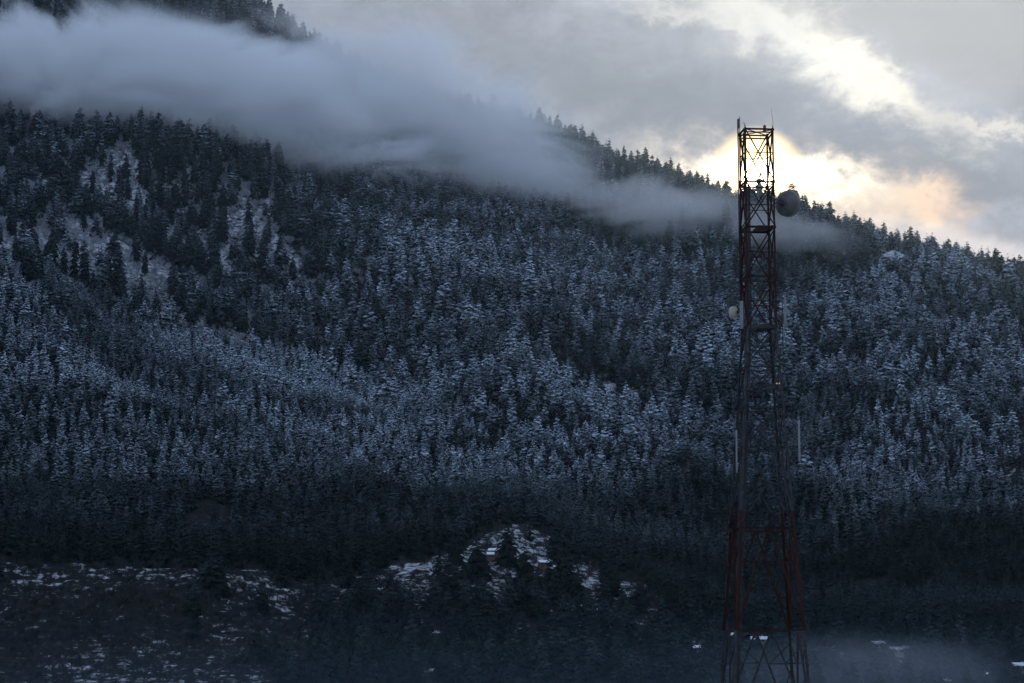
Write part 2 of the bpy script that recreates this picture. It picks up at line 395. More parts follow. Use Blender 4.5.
def bare(seed):
    r = random.Random(seed); tr = TB(); cr = TB(); H_ = 9
    tr.trunk(H_ * .55, .20, .09, lean=(r.uniform(-.5, .5), r.uniform(-.5, .5)), n=5)
    for k in range(26):
        z = H_ * r.uniform(.2, .55); a = r.random() * 6.283; L = r.uniform(1.8, 4.2); up = r.uniform(.5, 1.4)
        d = Vector((math.cos(a), math.sin(a), up)).normalized()
        p = Vector((0, 0, z)); q_ = p + d * L; cr.blade(p, q_, .11)
        for j in range(7):
            s_ = p + d * L * r.uniform(.3, .95); d2 = (d + Vector((r.uniform(-.8, .8), r.uniform(-.8, .8), r.uniform(-.1, .7)))).normalized()
            L2 = r.uniform(.7, 1.9); cr.blade(s_, s_ + d2 * L2, .08)
            for l in range(2):
                s2 = s_ + d2 * L2 * r.uniform(.4, .9); d3 = (d2 + Vector((r.uniform(-.9, .9), r.uniform(-.9, .9), r.uniform(-.2, .6)))).normalized()
                cr.blade(s2, s2 + d3 * r.uniform(.4, .9), .07)
    return cr, tr
for i in range(4):
    cr, tr = bare(400 + i); addvar('bare_tree', cr, tr, M_twig, M_bark, (9, 3))

# ------------------------------------------------------------------ where the trees stand
PTX = [-200, 0, 110, 230, 340, 430, 540, 640, 720, 770, 820, 900, 960, 1024, 1300]
PTY = [255, 268, 312, 340, 380, 402, 440, 468, 478, 440, 400, 405, 440, 490, 600]
PBX = [-200, 0, 200, 310, 345, 420, 470, 520, 580, 640, 680, 760, 1300]
PBY = [562, 560, 566, 576, 566, 566, 548, 518, 547, 586, 606, 640, 655]
def plant(n_try, kind, dens, hmin, hmax, spacing, seed):
    """jittered grid over the hillside, thinned by dens(x,y,X,Y,t); returns arrays"""
    r = np.random.default_rng(seed)
    Yg = np.arange(800, 2780, spacing); out_ = []
    for Yv in Yg:
        Xg = np.arange(-.34 * Yv, .34 * Yv, spacing)
        out_.append(np.stack([Xg, np.full(len(Xg), Yv)], 1))
    A = np.concatenate(out_); A = A + r.uniform(-.55, .55, A.shape) * spacing
    X, Y = A[:, 0], A[:, 1]; Z = hgt(X, Y); px, py = px_of(X, Y, Z)
    xi = 512 + X / Y * FPX * .985; t = (Y - 780) / (ridge_Y(xi) - 780)
    k = (t < 1.05) & (r.random(len(X)) < dens(px, py, X, Y, t))
    X, Y, Z, px, py = X[k], Y[k], Z[k], px[k], py[k]
    big = .62 + .8 * fbm(X / 45, Y / 60, seed + 70)
    hh = hmin + big * (hmax - hmin) * np.clip(r.normal(.5, .24, len(X)), 0, 1.15)
    return dict(kind=kind, X=X, Y=Y, Z=Z, px=px, py=py, h=hh, rot=r.uniform(0, 6.283, len(X)), lx=r.normal(0, .035, len(X)), ly=r.normal(0, .035, len(X)), vi=r.integers(0, len(VAR[kind]), len(X)), wj=r.uniform(.85, 1.2, len(X)))
def wob(px, py): return 44 * (fbm(np.asarray(px) / 38., np.asarray(py) / 38., 91) - .5)
def above(px, py): return py + wob(px, py) < np.interp(px, PTX, PTY)
def below(px, py): return py + .6 * wob(px, py) > np.interp(px, PBX, PBY)
def clear(X, Y): return fbm(X / 55, Y / 80, 41, 4)
def d_deo(px, py, X, Y, t):
    up = above(px, py); c = clear(X, Y)
    left = 1 - smooth(300, 420, px)
    d = np.where(up, left * .50 * smooth(.40, .52, c) + (1 - left) * .22 * smooth(.40, .58, fbm(X / 90, Y / 90, 51)) + left * .12, 0)
    near_ridge = smooth(.86, .95, t)
    d = np.maximum(d, near_ridge * .95 * smooth(.25, .42, c))
    edge = (~up) & (~below(px, py)) & (py > np.interp(px, PBX, PBY) - 34) & (px < 480)
    d = np.maximum(d, edge * .28)
    return d
def open_scr(px, py):
    d = 0
    for cx, cy, rx, ry, a in ((505, 545, 62, 20, 18), (610, 592, 62, 12, 24), (440, 580, 45, 14, 10), (690, 645, 60, 8, 6)):
        ca, sa = math.cos(R(a)), math.sin(R(a)); u = ((px - cx) * ca + (py - cy) * sa) / rx; v = ((py - cy) * ca - (px - cx) * sa) / ry
        d = d + np.exp(-(u * u + v * v))
    return np.clip(d * 1.3 * smooth(.30, .55, fbm(np.asarray(px) / 16., np.asarray(py) / 9., 123)), 0, 1)
def d_fir(px, py, X, Y, t):
    up = above(px, py); lo = below(px, py); c = clear(X + 300, Y)
    left = 1 - smooth(260, 400, px)
    d = np.where(up, left * .14 * smooth(.40, .52, c) + (1 - left) * .94 * smooth(.30, .38, c), 0)
    yP = np.interp(px, PTX, PTY)
    d = np.where((~up) & (~lo), .05 + .35 * (1 - smooth(0, 40, py - yP)) * (px > 380), d)
    hump = smooth(300, 330, px) * (1 - smooth(455, 520, px)) * smooth(545, 575, py)
    scr = open_scr(px, py) if True else np.exp(-((px - 510) / 60) ** 2 - ((py - 555) / 28) ** 2) + np.exp(-((px - 610) / 60) ** 2 - ((py - 600) / 22) ** 2); d = np.where(lo, (.04 + .85 * hump + .75 * smooth(480, 520, px) * (1 - .95 * scr) + .45 * smooth(630, 660, py) * smooth(250, 320, px)) * smooth(.25, .45, c), d)
    return d
def d_pin(px, py, X, Y, t):
    c = fbm(X / 35, Y / 50, 61)
    return np.where((~above(px, py)) & (~below(px, py)), .97 * smooth(.22, .31, c), 0) + np.where(above(px, py) & (px > 430), .15, 0)
def d_bar(px, py, X, Y, t):
    up = above(px, py); lo = below(px, py)
    left = 1 - smooth(320, 460, px); c = clear(X, Y)
    d = np.where(up, left * .95 + (1 - left) * .07, .02)
    bot = smooth(590, 640, py)
    return np.where(lo, .62 + .3 * bot, d)
SETS = [plant(0, 'deodar_tree', d_deo, 20, 38, 10.5, 1), plant(0, 'fir_tree', d_fir, 11, 29, 9.0, 2),
        plant(0, 'young_pine_tree', d_pin, 7.5, 15, 5.4, 3), plant(0, 'bare_tree', d_bar, 4, 9, 5.6, 4)]
# smaller trees low down the slope
for s in SETS:
    if s['kind'] == 'fir_tree': s['h'] *= np.interp(s['Y'], [850, 1100, 1500, 1800], [.60, .62, .92, 1.0])
    if s['kind'] == 'deodar_tree': s['h'] *= np.interp(s['Y'], [900, 1200, 1600, 1900, 2500], [.42, .5, .8, .95, .92])
    if s['kind'] == 'bare_tree': s['h'] *= np.interp(s['Y'], [800, 1000, 1700], [.75, .75, 1.0])
# needle litter lies where crowns cover the ground
cover = np.zeros((YN, TXN))
for s in SETS:
    if s['kind'] == 'bare_tree': continue
    rr = s['h'] * {'deodar_tree': .2, 'fir_tree': .33, 'young_pine_tree': .33}[s['kind']]
    ti = np.clip(np.round((s['X'] / s['Y'] - txs[0]) / (txs[1] - txs[0])).astype(int), 0, TXN - 1); ji = np.clip(np.searchsorted(Ys, s['Y']), 0, YN - 1)
    cell = (txs[1] - txs[0]) * s['Y'] * np.gradient(Ys)[ji]
    np.add.at(cover, (ji, ti), 3.14 * rr * rr / cell)
for _k in range(9):
    cover = (cover + np.roll(cover, 1, 0) + np.roll(cover, -1, 0) + np.roll(cover, 1, 1) + np.roll(cover, -1, 1)) / 5
gpx, gpy = px_of(GX, GY, GZ)
zm = (~above(gpx, gpy)) & (~below(gpx, gpy)) & (gpy > 300)
cover = np.where(zm, np.maximum(cover, 1.0), cover)
cover = cover - 1.0 * open_scr(gpx, gpy) * (below(gpx, gpy))
la = mount.data.attributes.new('litter', 'FLOAT', 'POINT')
la.data.foreach_set('value', np.clip(cover, -1, 2).ravel().astype(np.float32))
# visible area of every tree, front to back
allt = []
for si, s in enumerate(SETS):
    s['vis'] = np.zeros(len(s['X']))
    allt += [(s['Y'][i], si, i) for i in range(len(s['X']))]
allt.sort()
buf = np.zeros((H, W), bool)
WF = {'deodar_tree': .15, 'fir_tree': .24, 'young_pine_tree': .21, 'bare_tree': .3}
for Yv, si, i in allt:
    s = SETS[si]; x, y = s['px'][i], s['py'][i]; hp = s['h'][i] * FPX / Yv; wp = hp * WF[s['kind']]
    y0 = int(y - hp); y1 = int(y); x0 = int(x - wp); x1 = int(x + wp) + 1
    if x1 <= 0 or x0 >= W or y1 <= 0 or y0 >= H: continue
    y0 = max(y0, 0); y1 = min(max(y1, y0 + 1), H); x0c = max(x0, 0); x1c = min(x1, W)
    sub = buf[y0:y1, x0c:x1c]
    if s['kind'] != 'bare_tree':
        rows = np.arange(y0, y1)[:, None]; cols = np.arange(x0c, x1c)[None, :]
        tri = np.abs(cols + .5 - x) <= wp * np.clip((rows - (y - hp)) / hp * 1.3 + .1, 0, 1) + .3
        s['vis'][i] = (tri & ~sub).sum(); sub |= tri
    else:
        s['vis'][i] = (~sub).sum() * .6
# terrain rows in front (spur crests) can hide a tree: test the sight line
def sight(X, Y, Z):
    ok = np.ones(len(X), bool)
    for f in np.linspace(.45, .985, 26):
        ok &= hgt(X * f, Y * f) < CAMZ + (Z - CAMZ) * f
    return ok
for s in SETS:
    s['vis'] = np.where(sight(s['X'], s['Y'], s['Z'] + s['h'] * .8), s['vis'], 0)

def place_words(x, y):
    side = ('far left' if x < 130 else 'left' if x < 300 else 'centre left' if x < 450 else 'centre' if x < 600 else 'just left of the tower' if x < 735 else
            'behind the tower' if x < 800 else 'just right of the tower' if x < 900 else 'far right')
    return side
def zone_words(kind, x, y):
    ry = float(ridge_y(x))
    if y < ry + 26: z = 'on the ridge crest against the sky'
    elif x < 480 and y < 150 + max(0, x - 200) * .35: z = 'fading into the cloud bank'
    elif above(x, y): z = 'on the upper snowy slope' if y < ry + 110 and x > 300 or y < 230 else 'on the middle slope'
    elif not below(x, y): z = 'in the dense planted slope' if y < 480 else 'in the dark lower wood'
    else: z = 'on the open snowy ground at the foot'
    return z
LOOK = {'deodar_tree': ('tall dark columnar conifer', 'tall dark columnar conifers on the mountainside', 'conifer'),
        'fir_tree': ('snow laden layered conifer', 'snow laden conifers on the mountainside', 'conifer'),
        'young_pine_tree': ('small frosted narrow conifer', 'small frosted conifers of the planted slope', 'conifer'),
        'bare_tree': ('leafless grey tree', 'leafless trees among the conifers', 'bare tree')}
def zw(s, i):
    k = s['kind']; y = s['py'][i]; x = s['px'][i]
    hp = s['h'][i] * FPX / s['Y'][i]
    size = ''
    return f"{LOOK[k][0]} {zone_words(k, x, y)}, {place_words(x, y)}".replace('the open snowy ground at the foot', 'the snowy foot slope').replace('against the sky', 'line')
src = bpy.data.collections.new("tree_sources")
NT = {'deodar_tree': 300, 'fir_tree': 300, 'young_pine_tree': 300, 'bare_tree': 300}
for s in SETS:
    kind = s['kind']; order = np.argsort(-s['vis']); chosen = [int(i) for i in order[:NT[kind]] if s['vis'][i] > 3]
    ch = set(chosen); grp = LOOK[kind][1]
    for i in chosen:
        v = VAR[kind][s['vi'][i]]; sc = s['h'][i] / v['h']
        loc = (s['X'][i], s['Y'][i], s['Z'][i] - .3)
        if kind in ('young_pine_tree', 'bare_tree'):
            o = bpy.data.objects.new(kind, v['joined']); COL.objects.link(o)
        else:
            o = bpy.data.objects.new(kind, None); COL.objects.link(o); o.empty_display_size = .5
            for nm in ('trunk', 'crown'):
                c = bpy.data.objects.new(nm, v[nm]); COL.objects.link(c); c.parent = o
        o.location = loc; o.rotation_euler = (float(s['lx'][i]), float(s['ly'][i]), float(s['rot'][i])); o.scale = (sc * s['wj'][i], sc * s['wj'][i], sc)
        o['label'] = zw(s, i); o['category'] = LOOK[kind][2]; o['group'] = grp
    # every further tree of the kind: one mass
    rest = np.array([i for i in range(len(s['X'])) if i not in ch], int)
    pm = bpy.data.meshes.new(kind + "_wood"); pts = np.stack([s['X'][rest], s['Y'][rest], s['Z'][rest] - .3], 1)
    pm.vertices.add(len(rest)); pm.vertices.foreach_set('co', pts.ravel())
    hv = np.array([v['h'] for v in VAR[kind]])[s['vi'][rest]]; sc = s['h'][rest] / hv
    for nm, tp, arr in (('vi', 'INT', s['vi'][rest].astype(np.int32)), ('rz', 'FLOAT', s['rot'][rest]), ('rx', 'FLOAT', s['lx'][rest]), ('ry', 'FLOAT', s['ly'][rest]), ('sz', 'FLOAT', sc), ('sw', 'FLOAT', sc * s['wj'][rest])):
        at = pm.attributes.new(nm, tp, 'POINT'); at.data.foreach_set('value', arr)
    names = {'deodar_tree': 'deodar_wood', 'fir_tree': 'fir_wood', 'young_pine_tree': 'pine_plantation', 'bare_tree': 'bare_thicket'}
    po = bpy.data.objects.new(names[kind], pm); COL.objects.link(po); po['kind'] = 'stuff'; po['category'] = 'forest'
    po['label'] = {'deodar_tree': 'mass of tall dark conifers covering the upper mountainside', 'fir_tree': 'mass of snow dusted conifers covering the mountainside',
                   'young_pine_tree': 'fine textured frosted conifer plantation across the middle slope', 'bare_tree': 'grey leafless brush between the conifers'}[kind]
    cl = bpy.data.collections.new(kind + "_kinds")
    for i, v in enumerate(VAR[kind]):
        oo = bpy.data.objects.new(f"{kind}_kind_{chr(97 + i)}", v['joined']); cl.objects.link(oo)
    ng = bpy.data.node_groups.new(kind + "_scatter", 'GeometryNodeTree')
    ng.interface.new_socket("Geometry", in_out='INPUT', socket_type='NodeSocketGeometry'); ng.interface.new_socket("Geometry", in_out='OUTPUT', socket_type='NodeSocketGeometry')
    N = ng.nodes; Lk = ng.links
    gi = N.new('NodeGroupInput'); go = N.new('NodeGroupOutput'); iop = N.new('GeometryNodeInstanceOnPoints'); ci = N.new('GeometryNodeCollectionInfo')
    ci.inputs['Collection'].default_value = cl; ci.inputs['Separate Children'].default_value = True; ci.inputs['Reset Children'].default_value = True
    def attr(nm, tp):
        a = N.new('GeometryNodeInputNamedAttribute'); a.data_type = tp; a.inputs['Name'].default_value = nm; return a.outputs['Attribute']
    cr_ = N.new('ShaderNodeCombineXYZ'); Lk.new(attr('rz', 'FLOAT'), cr_.inputs[2]); Lk.new(attr('rx', 'FLOAT'), cr_.inputs[0]); Lk.new(attr('ry', 'FLOAT'), cr_.inputs[1])
    cs_ = N.new('ShaderNodeCombineXYZ'); sw = attr('sw', 'FLOAT'); Lk.new(sw, cs_.inputs[0]); Lk.new(sw, cs_.inputs[1]); Lk.new(attr('sz', 'FLOAT'), cs_.inputs[2])
    Lk.new(gi.outputs[0], iop.inputs['Points']); Lk.new(ci.outputs[0], iop.inputs['Instance']); iop.inputs['Pick Instance'].default_value = True
    Lk.new(attr('vi', 'INT'), iop.inputs['Instance Index']); Lk.new(cr_.outputs[0], iop.inputs['Rotation']); Lk.new(cs_.outputs[0], iop.inputs['Scale'])
    Lk.new(iop.outputs[0], go.inputs[0])
    md = po.modifiers.new("scatter", 'NODES'); md.node_group = ng
    print(kind, 'things', len(chosen), 'mass', len(rest))

# ------------------------------------------------------------------ mesh builder for made things
class MB:
    def __init__(s): s.bm = bmesh.new()
    def prof(s, p, q_, poly, up=Vector((0, 0, 1))):
        """extrude a closed outline (list of 2-D points) from p to q"""
        p = Vector(p); q_ = Vector(q_); d = (q_ - p).normalized()
        u = up - d * up.dot(d)
        if u.length < 1e-3: u = Vector((1, 0, 0)) - d * d.x
        u.normalize(); v = d.cross(u)
        A = [s.bm.verts.new(p + u * a + v * c) for a, c in poly]; B = [s.bm.verts.new(q_ + u * a + v * c) for a, c in poly]
        n = len(poly)
        for i in range(n): s.bm.faces.new((A[i], A[(i + 1) % n], B[(i + 1) % n], B[i]))
        s.bm.faces.new(A[::-1]); s.bm.faces.new(B)
    def bar(s, p, q_, w_, h_=None, up=Vector((0, 0, 1))):
        h_ = h_ or w_; s.prof(p, q_, [(-w_ / 2, -h_ / 2), (w_ / 2, -h_ / 2), (w_ / 2, h_ / 2), (-w_ / 2, h_ / 2)], up)
    def angle(s, p, q_, w_, t_, up=Vector((0, 0, 1)), flip=(1, 1)):
        a, c = flip
        pts = [(0, 0), (w_ * a, 0), (w_ * a, t_ * c), (t_ * a, t_ * c), (t_ * a, w_ * c), (0, w_ * c)]
        s.prof(p, q_, pts if a * c > 0 else pts[::-1], up)
    def tube(s, p, q_, r0, r1=None, n=10):
        r1 = r0 if r1 is None else r1
        p = Vector(p); q_ = Vector(q_); d = (q_ - p).normalized(); u = d.orthogonal().normalized(); v = d.cross(u)
        A = [s.bm.verts.new(p + (u * math.cos(a) + v * math.sin(a)) * r0) for a in [i * 2 * math.pi / n for i in range(n)]]
        B = [s.bm.verts.new(q_ + (u * math.cos(a) + v * math.sin(a)) * r1) for a in [i * 2 * math.pi / n for i in range(n)]]
        for i in range(n): s.bm.faces.new((A[i], A[(i + 1) % n], B[(i + 1) % n], B[i]))
        s.bm.faces.new(A[::-1]); s.bm.faces.new(B)
    def lathe(s, pts, n=32, axis=Vector((0, 0, 1)), org=Vector((0, 0, 0))):
        ax = axis.normalized(); u = ax.orthogonal().normalized(); v = ax.cross(u); rings = []
        for r_, z_ in pts:
            rings.append([s.bm.verts.new(org + ax * z_ + (u * math.cos(k * 2 * math.pi / n) + v * math.sin(k * 2 * math.pi / n)) * max(r_, 1e-3)) for k in range(n)])
        for a, c in zip(rings[:-1], rings[1:]):
            for k in range(n): s.bm.faces.new((a[k], a[(k + 1) % n], c[(k + 1) % n], c[k]))
        s.bm.faces.new(rings[0][::-1]); s.bm.faces.new(rings[-1])
    def box(s, c, d, rot=0.0, bev=0.0):
        r_ = bmesh.ops.create_cube(s.bm, size=1.0); vs_ = r_['verts']
        M_ = Matrix.Translation(Vector(c)) @ Matrix.Rotation(rot, 4, 'Z') @ Matrix.Diagonal((*d, 1))
        bmesh.ops.transform(s.bm, matrix=M_, verts=vs_)
        if bev:
            es = list({e for v_ in vs_ for e in v_.link_edges}); bmesh.ops.bevel(s.bm, geom=es, offset=bev, segments=2, affect='EDGES', profile=.5)
    def build(s, name, mat, parent=None, smooth_=False, loc=None):
        bmesh.ops.recalc_face_normals(s.bm, faces=s.bm.faces)
        me = bpy.data.meshes.new(name)
        if loc is not None: bmesh.ops.translate(s.bm, verts=s.bm.verts, vec=-Vector(loc))
        s.bm.to_mesh(me); s.bm.free(); me.materials.append(mat)
        if smooth_:
            for p_ in me.polygons: p_.use_smooth = True
        o = bpy.data.objects.new(name, me); COL.objects.link(o)
        if parent: o.parent = parent
        elif loc is not None: o.location = loc
        return o
def tag(o, label, cat, group=None):
    o['label'] = label; o['category'] = cat
    if group: o['group'] = group
    return o
def empty(name, loc, rz=0):
    o = bpy.data.objects.new(name, None); COL.objects.link(o); o.location = loc; o.rotation_euler = (0, 0, rz); return o

# ------------------------------------------------------------------ the tower
TD = 180.0
TXc = TD * .1037
def zl(y): return CAMZ + TD * float(E_of(y))
ZTOP = zl(131.5)
def half(z):                         # half side of the square at a height
    zs = [zl(900), zl(683), zl(328), ZTOP]; hs = [5.63 / 2 + (zl(683) - zl(900)) * (5.63 - 2.30) / 2 / (zl(328) - zl(683)), 5.63 / 2, 2.30 / 2, 2.24 / 2]
    return float(np.interp(z, zs, hs))
def paint(name, bands=True):
    m, nt, out = newmat(name); b = NB(nt); geo = b.n('ShaderNodeNewGeometry'); pos = geo.outputs['Position']
    sp = b.n('ShaderNodeSeparateXYZ'); b.L(pos, sp.inputs[0]); z = sp.outputs[2]
    n_ = b.noise(pos, 2.5, 5, .65); n2_ = b.noise(b.scalevec(pos, (8, 8, 1.2)), 1.0, 4, .6)
    red = b.mix(b.mapr(n_, .35, .65), (.044, .010, .007, 1), (.022, .007, .005, 1))
    wht = b.mix(b.mapr(n_, .35, .65), (.055, .055, .058, 1), (.025, .025, .027, 1))
    f = b.m('GREATER_THAN', z, zl(328.5))
    f = b.m('ADD', f, b.m('MULTIPLY', b.m('LESS_THAN', z, zl(512)), b.m('GREATER_THAN', z, zl(631))))
    f = b.m('ADD', f, b.m('LESS_THAN', z, zl(800)), clamp=True)
    c = b.mix(f, wht, red)
    c = b.mix(b.m('MULTIPLY', b.mapr(n2_, .56, .70), .8), c, (.045, .018, .010, 1))
    bs = b.bsdf(c, .7, 0, .2); b.L(bs.outputs[0], out.inputs[0]); return m
M_paint = paint("weathered_red_and_white_paint")
M_galv = simple("dull_galvanised_steel", (.04, .042, .045), (.07, .072, .075), 3, .7, .2)
M_dark = simple("black_cable_jacket", (.02, .02, .022), (.045, .045, .05), 3, .6)
M_radome = simple("grey_white_radome", (.20, .197, .19), (.27, .265, .255), 1.5, .5)
M_dish = simple("painted_dish_back", (.10, .088, .082), (.15, .135, .125), 1.2, .5, .0)
M_cream = simple("cream_dish", (.36, .31, .24), (.44, .39, .31), 1.2, .5)
M_conc = simple("concrete", (.25, .24, .23), (.38, .37, .35), 1.0, .9)
ROT = R(5.5)
tower = empty('lattice_tower', (TXc, TD, 0), ROT)
tag(tower, 'tall square lattice mast banded in rusty red and white paint', 'tower')
def lc(z, sx_, sy_, k=1.0):
    h_ = half(z) * k; return Vector((sx_ * h_, sy_ * h_, z))
corners = [(-1, -1), (1, -1), (1, 1), (-1, 1)]
for cx, cy in corners:               # legs: rolled angles, open side inwards
    mb = MB()
    zs = [0.25, zl(900) if zl(900) > .3 else .3, zl(683), zl(630), zl(529), zl(448), zl(368), zl(328), ZTOP + .1]
    zs = sorted(set([0.25] + [z for z in zs if z > .3]))
    for a_, c_ in zip(zs[:-1], zs[1:]):
        wd = .20 if a_ < zl(529) else .17 if a_ < zl(330) else .13
        P0, P1 = lc(a_, cx, cy), lc(c_, cx, cy)
        t_ = .03
        h1 = [(0, 0), (-cx * wd, 0), (-cx * wd, -cy * t_), (-cx * t_, -cy * t_), (-cx * t_, -cy * wd), (0, -cy * wd)]
        A = [mb.bm.verts.new(P0 + Vector((x, y, 0))) for x, y in h1]; B = [mb.bm.verts.new(P1 + Vector((x, y, 0))) for x, y in h1]
        for i in range(6): mb.bm.faces.new((A[i], A[(i + 1) % 6], B[(i + 1) % 6], B[i]))
        mb.bm.faces.new(A[::-1]); mb.bm.faces.new(B)
        mb.box(P1 + Vector((-cx * wd * .45, -cy * wd * .45, -.25)), (wd * 1.15, wd * 1.15, .06))
        for dz in (-.35, -.6, .1): mb.box(P1 + Vector((-cx * wd * .5, -cy * .035, dz)), (wd * .8, .03, .05))
    mb.build('leg', M_paint, tower)
    fb = MB(); P0 = lc(0, cx, cy); fb.box((P0.x, P0.y, .1), (1.5, 1.5, .5), 0, .05); fb.box((P0.x, P0.y, .40), (.6, .6, .12), 0, .02)
    fb.build('footing', M_conc, tower)
def faces():
    for i in range(4):
        a = corners[i]; c = corners[(i + 1) % 4]
        nrm = Vector(((a[0] + c[0]) / 2, (a[1] + c[1]) / 2, 0)); yield a, c, nrm
def ring(z, w_=.10, double=False, name='horizontal_brace'):
    mb = MB()
    for a, c, nrm in faces():
        p = lc(z, *a) - nrm * .06; q_ = lc(z, *c) - nrm * .06
        mb.angle(p, q_, w_, .02, up=Vector((0, 0, 1)), flip=(-1, 1))
        if double:
            mb.angle(p + Vector((0, 0, -.34)), q_ + Vector((0, 0, -.34)), w_ * .8, .02)
    mb.build(name, M_paint, tower)
MAIN = [131.5, 184, 229, 278, 328, 368, 408.5, 448.5, 529, 630]
MID = [155, 207, 254, 303, 348, 387, 427, 485]
for y in MAIN[1:]: ring(zl(y), .11)
ring(ZTOP, .12, True)
for y in MID: ring(zl(y), .06)
def gusset(mb, p, nrm, s_=.32):
    d = Vector((-nrm.y, nrm.x, 0)); mb.box(p, (abs(d.x) * s_ + .02, abs(d.y) * s_ + .02, s_ * .8))
for yt, yb in zip(MAIN[:-2], MAIN[1:-1]):
    for a, c, nrm in faces():
        mb = MB(); z0, z1 = zl(yb), zl(yt)
        o1 = nrm * .05; o2 = nrm * .08
        mb.angle(lc(z0, *a) - o1, lc(z1, *c) - o1, .10, .02, up=nrm)
        mb.angle(lc(z0, *c) - o2 - nrm * .04, lc(z1, *a) - o2 - nrm * .04, .10, .02, up=nrm)
        for k_, zz in ((a, z0), (c, z0)): gusset(mb, lc(zz, *k_) * 1.0 - nrm * .09 + (Vector(((c[0] - a[0]), (c[1] - a[1]), 0)).normalized() * (.16 if k_ is a else -.16)), nrm, .26)
        mb.build('cross_brace', M_paint, tower)
def kpanel(yt, yb, subs):
    z0, z1 = zl(yb), zl(yt)
    for a, c, nrm in faces():
        mb = MB(); mid = (lc(z1, *a) + lc(z1, *c)) / 2 - nrm * .05
        gusset(mb, mid - nrm * .03 + Vector((0, 0, -.12)), nrm, .42)
        for e in (a, c):
            foot = lc(z0, *e) - nrm * .05; mb.angle(foot, mid, .15, .025, up=nrm)
            # redundant members between the leg and the diagonal
            pts = []
            for ysub in subs:
                z = zl(ysub); k = (z - z0) / (z1 - z0); dp = foot.lerp(mid, k); lp = lc(z, *e) - nrm * .05
                mb.angle(lp, dp, .09, .015); pts.append((lp, dp, z))
            prev_leg_z = z1
            for n_i, (lp, dp, z) in enumerate(pts):
                topz = zl(yt) if n_i == 0 else pts[n_i - 1][2]
                mb.angle(dp - nrm * .02, lc(topz - (.9 if n_i == 0 else 0.02), *e) - nrm * .07, .085, .015, up=nrm)
        mb.build('chevron_brace', M_paint, tower)
kpanel(529, 630, [564, 597])
for yy in (564, 597): pass
# the section that stands on the ground, below the picture
zlow = .4
def kpanel_z(z1, z0, zsubs):
    for a, c, nrm in faces():
        mb = MB(); mid = (lc(z1, *a) + lc(z1, *c)) / 2 - nrm * .05
        gusset(mb, mid - nrm * .03 + Vector((0, 0, -.12)), nrm, .42)
        for e in (a, c):
            foot = lc(z0, *e) - nrm * .05; mb.angle(foot, mid, .15, .025, up=nrm); top = z1 - .9
            for z in zsubs:
                k = (z - z0) / (z1 - z0); dp = foot.lerp(mid, k); lp = lc(z, *e) - nrm * .05
                mb.angle(lp, dp, .09, .015); mb.angle(dp - nrm * .02, lc(top, *e) - nrm * .07, .085, .015, up=nrm); top = z - .02
        mb.build('chevron_brace', M_paint, tower)
z630 = zl(630); z735 = zl(740)
kpanel_z(z630, z735, [zl(664), zl(700)]); ring(z735, .12); kpanel_z(z735, .5, [z735 * .66 + .2, z735 * .33 + .3])
# inner plan bracing seen from below
mb = MB()
for z in (z630, zl(529), zl(448.5)):
    m_ = [(lc(z, *corners[i]) + lc(z, *corners[(i + 1) % 4])) / 2 for i in range(4)]
    for i in range(4): mb.bar(m_[i], m_[(i + 1) % 4], .06)
mb.build('plan_brace', M_paint, tower)
# work decks
for yd in (229, 328):
    z = zl(yd) + .06; h_ = half(z); mb = MB()
    for k in range(12): mb.box((-h_ * .12 + k * h_ * .1 * .93, 0, z), (h_ * .06, h_ * 1.94, .05))
    for k in (-1, 1): mb.bar((-h_, k * h_ * .97, z - .10), (h_, k * h_ * .97, z - .10), .16, .10)
    mb.bar((-h_ * .12, -h_, z - .06), (-h_ * .12, h_, z - .06), .1); mb.bar((h_ * .95, -h_, z - .06), (h_ * .95, h_, z - .06), .1)
    mb.build('work_deck', M_galv if yd == 328 else M_paint, tower)
# climbing ladder inside the rear left corner, feeder cables on the front left corner
mb = MB()
def lad(z): h_ = half(z); return Vector((-h_ * .78, h_ * .25, z)), Vector((-h_ * .78, h_ * .25 + .42, z))
zz = np.linspace(.4, ZTOP, 14)
for a_, c_ in zip(zz[:-1], zz[1:]):
    for j in (0, 1): mb.bar(lad(a_)[j], lad(c_)[j], .05)
z = .6
while z < ZTOP: mb.tube(*lad(z), .014, n=5); z += .3
mb.build('climbing_ladder', M_galv, tower)
mb = MB()
def tray(z, o): h_ = half(z); return Vector((-h_ + .30 + o, -h_ + .42, z))
for a_, c_ in zip(zz[:-2], zz[1:-1]):
    for o in (0, .05, .10): mb.tube(tray(a_, o), tray(c_, o), .022 + .012 * (c_ < zl(470)), n=6)
    for o in (-.03, .14): mb.bar(tray(a_, o) + Vector((0, .05, 0)), tray(c_, o) + Vector((0, .05, 0)), .03, .06)
z = 1.0
while z < zz[-2]: mb.bar(tray(z, -.04) + Vector((0, .05, 0)), tray(z, .15) + Vector((0, .05, 0)), .05); z += .9
mb.build('cable_tray', M_dark, tower)
mb = MB()                              # second run on the right, up to the middle
def tray2(z, o): h_ = half(z); return Vector((h_ - .45 + o, -h_ + .30, z))
zz2 = np.linspace(zl(529), zl(330), 8)
for a_, c_ in zip(zz2[:-1], zz2[1:]):
    for o in (0, .05): mb.tube(tray2(a_, o), tray2(c_, o), .02, n=6)
mb.build('cable_run', M_dark, tower)
mb = MB()                              # open ladder strut on the outer left rising above the head frame
h_ = half(ZTOP)
for o in (0, .24):
    mb.bar((-h_ - .12 - .02, h_ * .8 - o, zl(330)), (-h_ - .14, h_ * .8 - o, zl(118 + o * 20)), .05)
z = zl(328)
while z < zl(121): mb.bar((-h_ - .13, h_ * .8, z), (-h_ - .13, h_ * .8 - .24, z), .03); z += .38
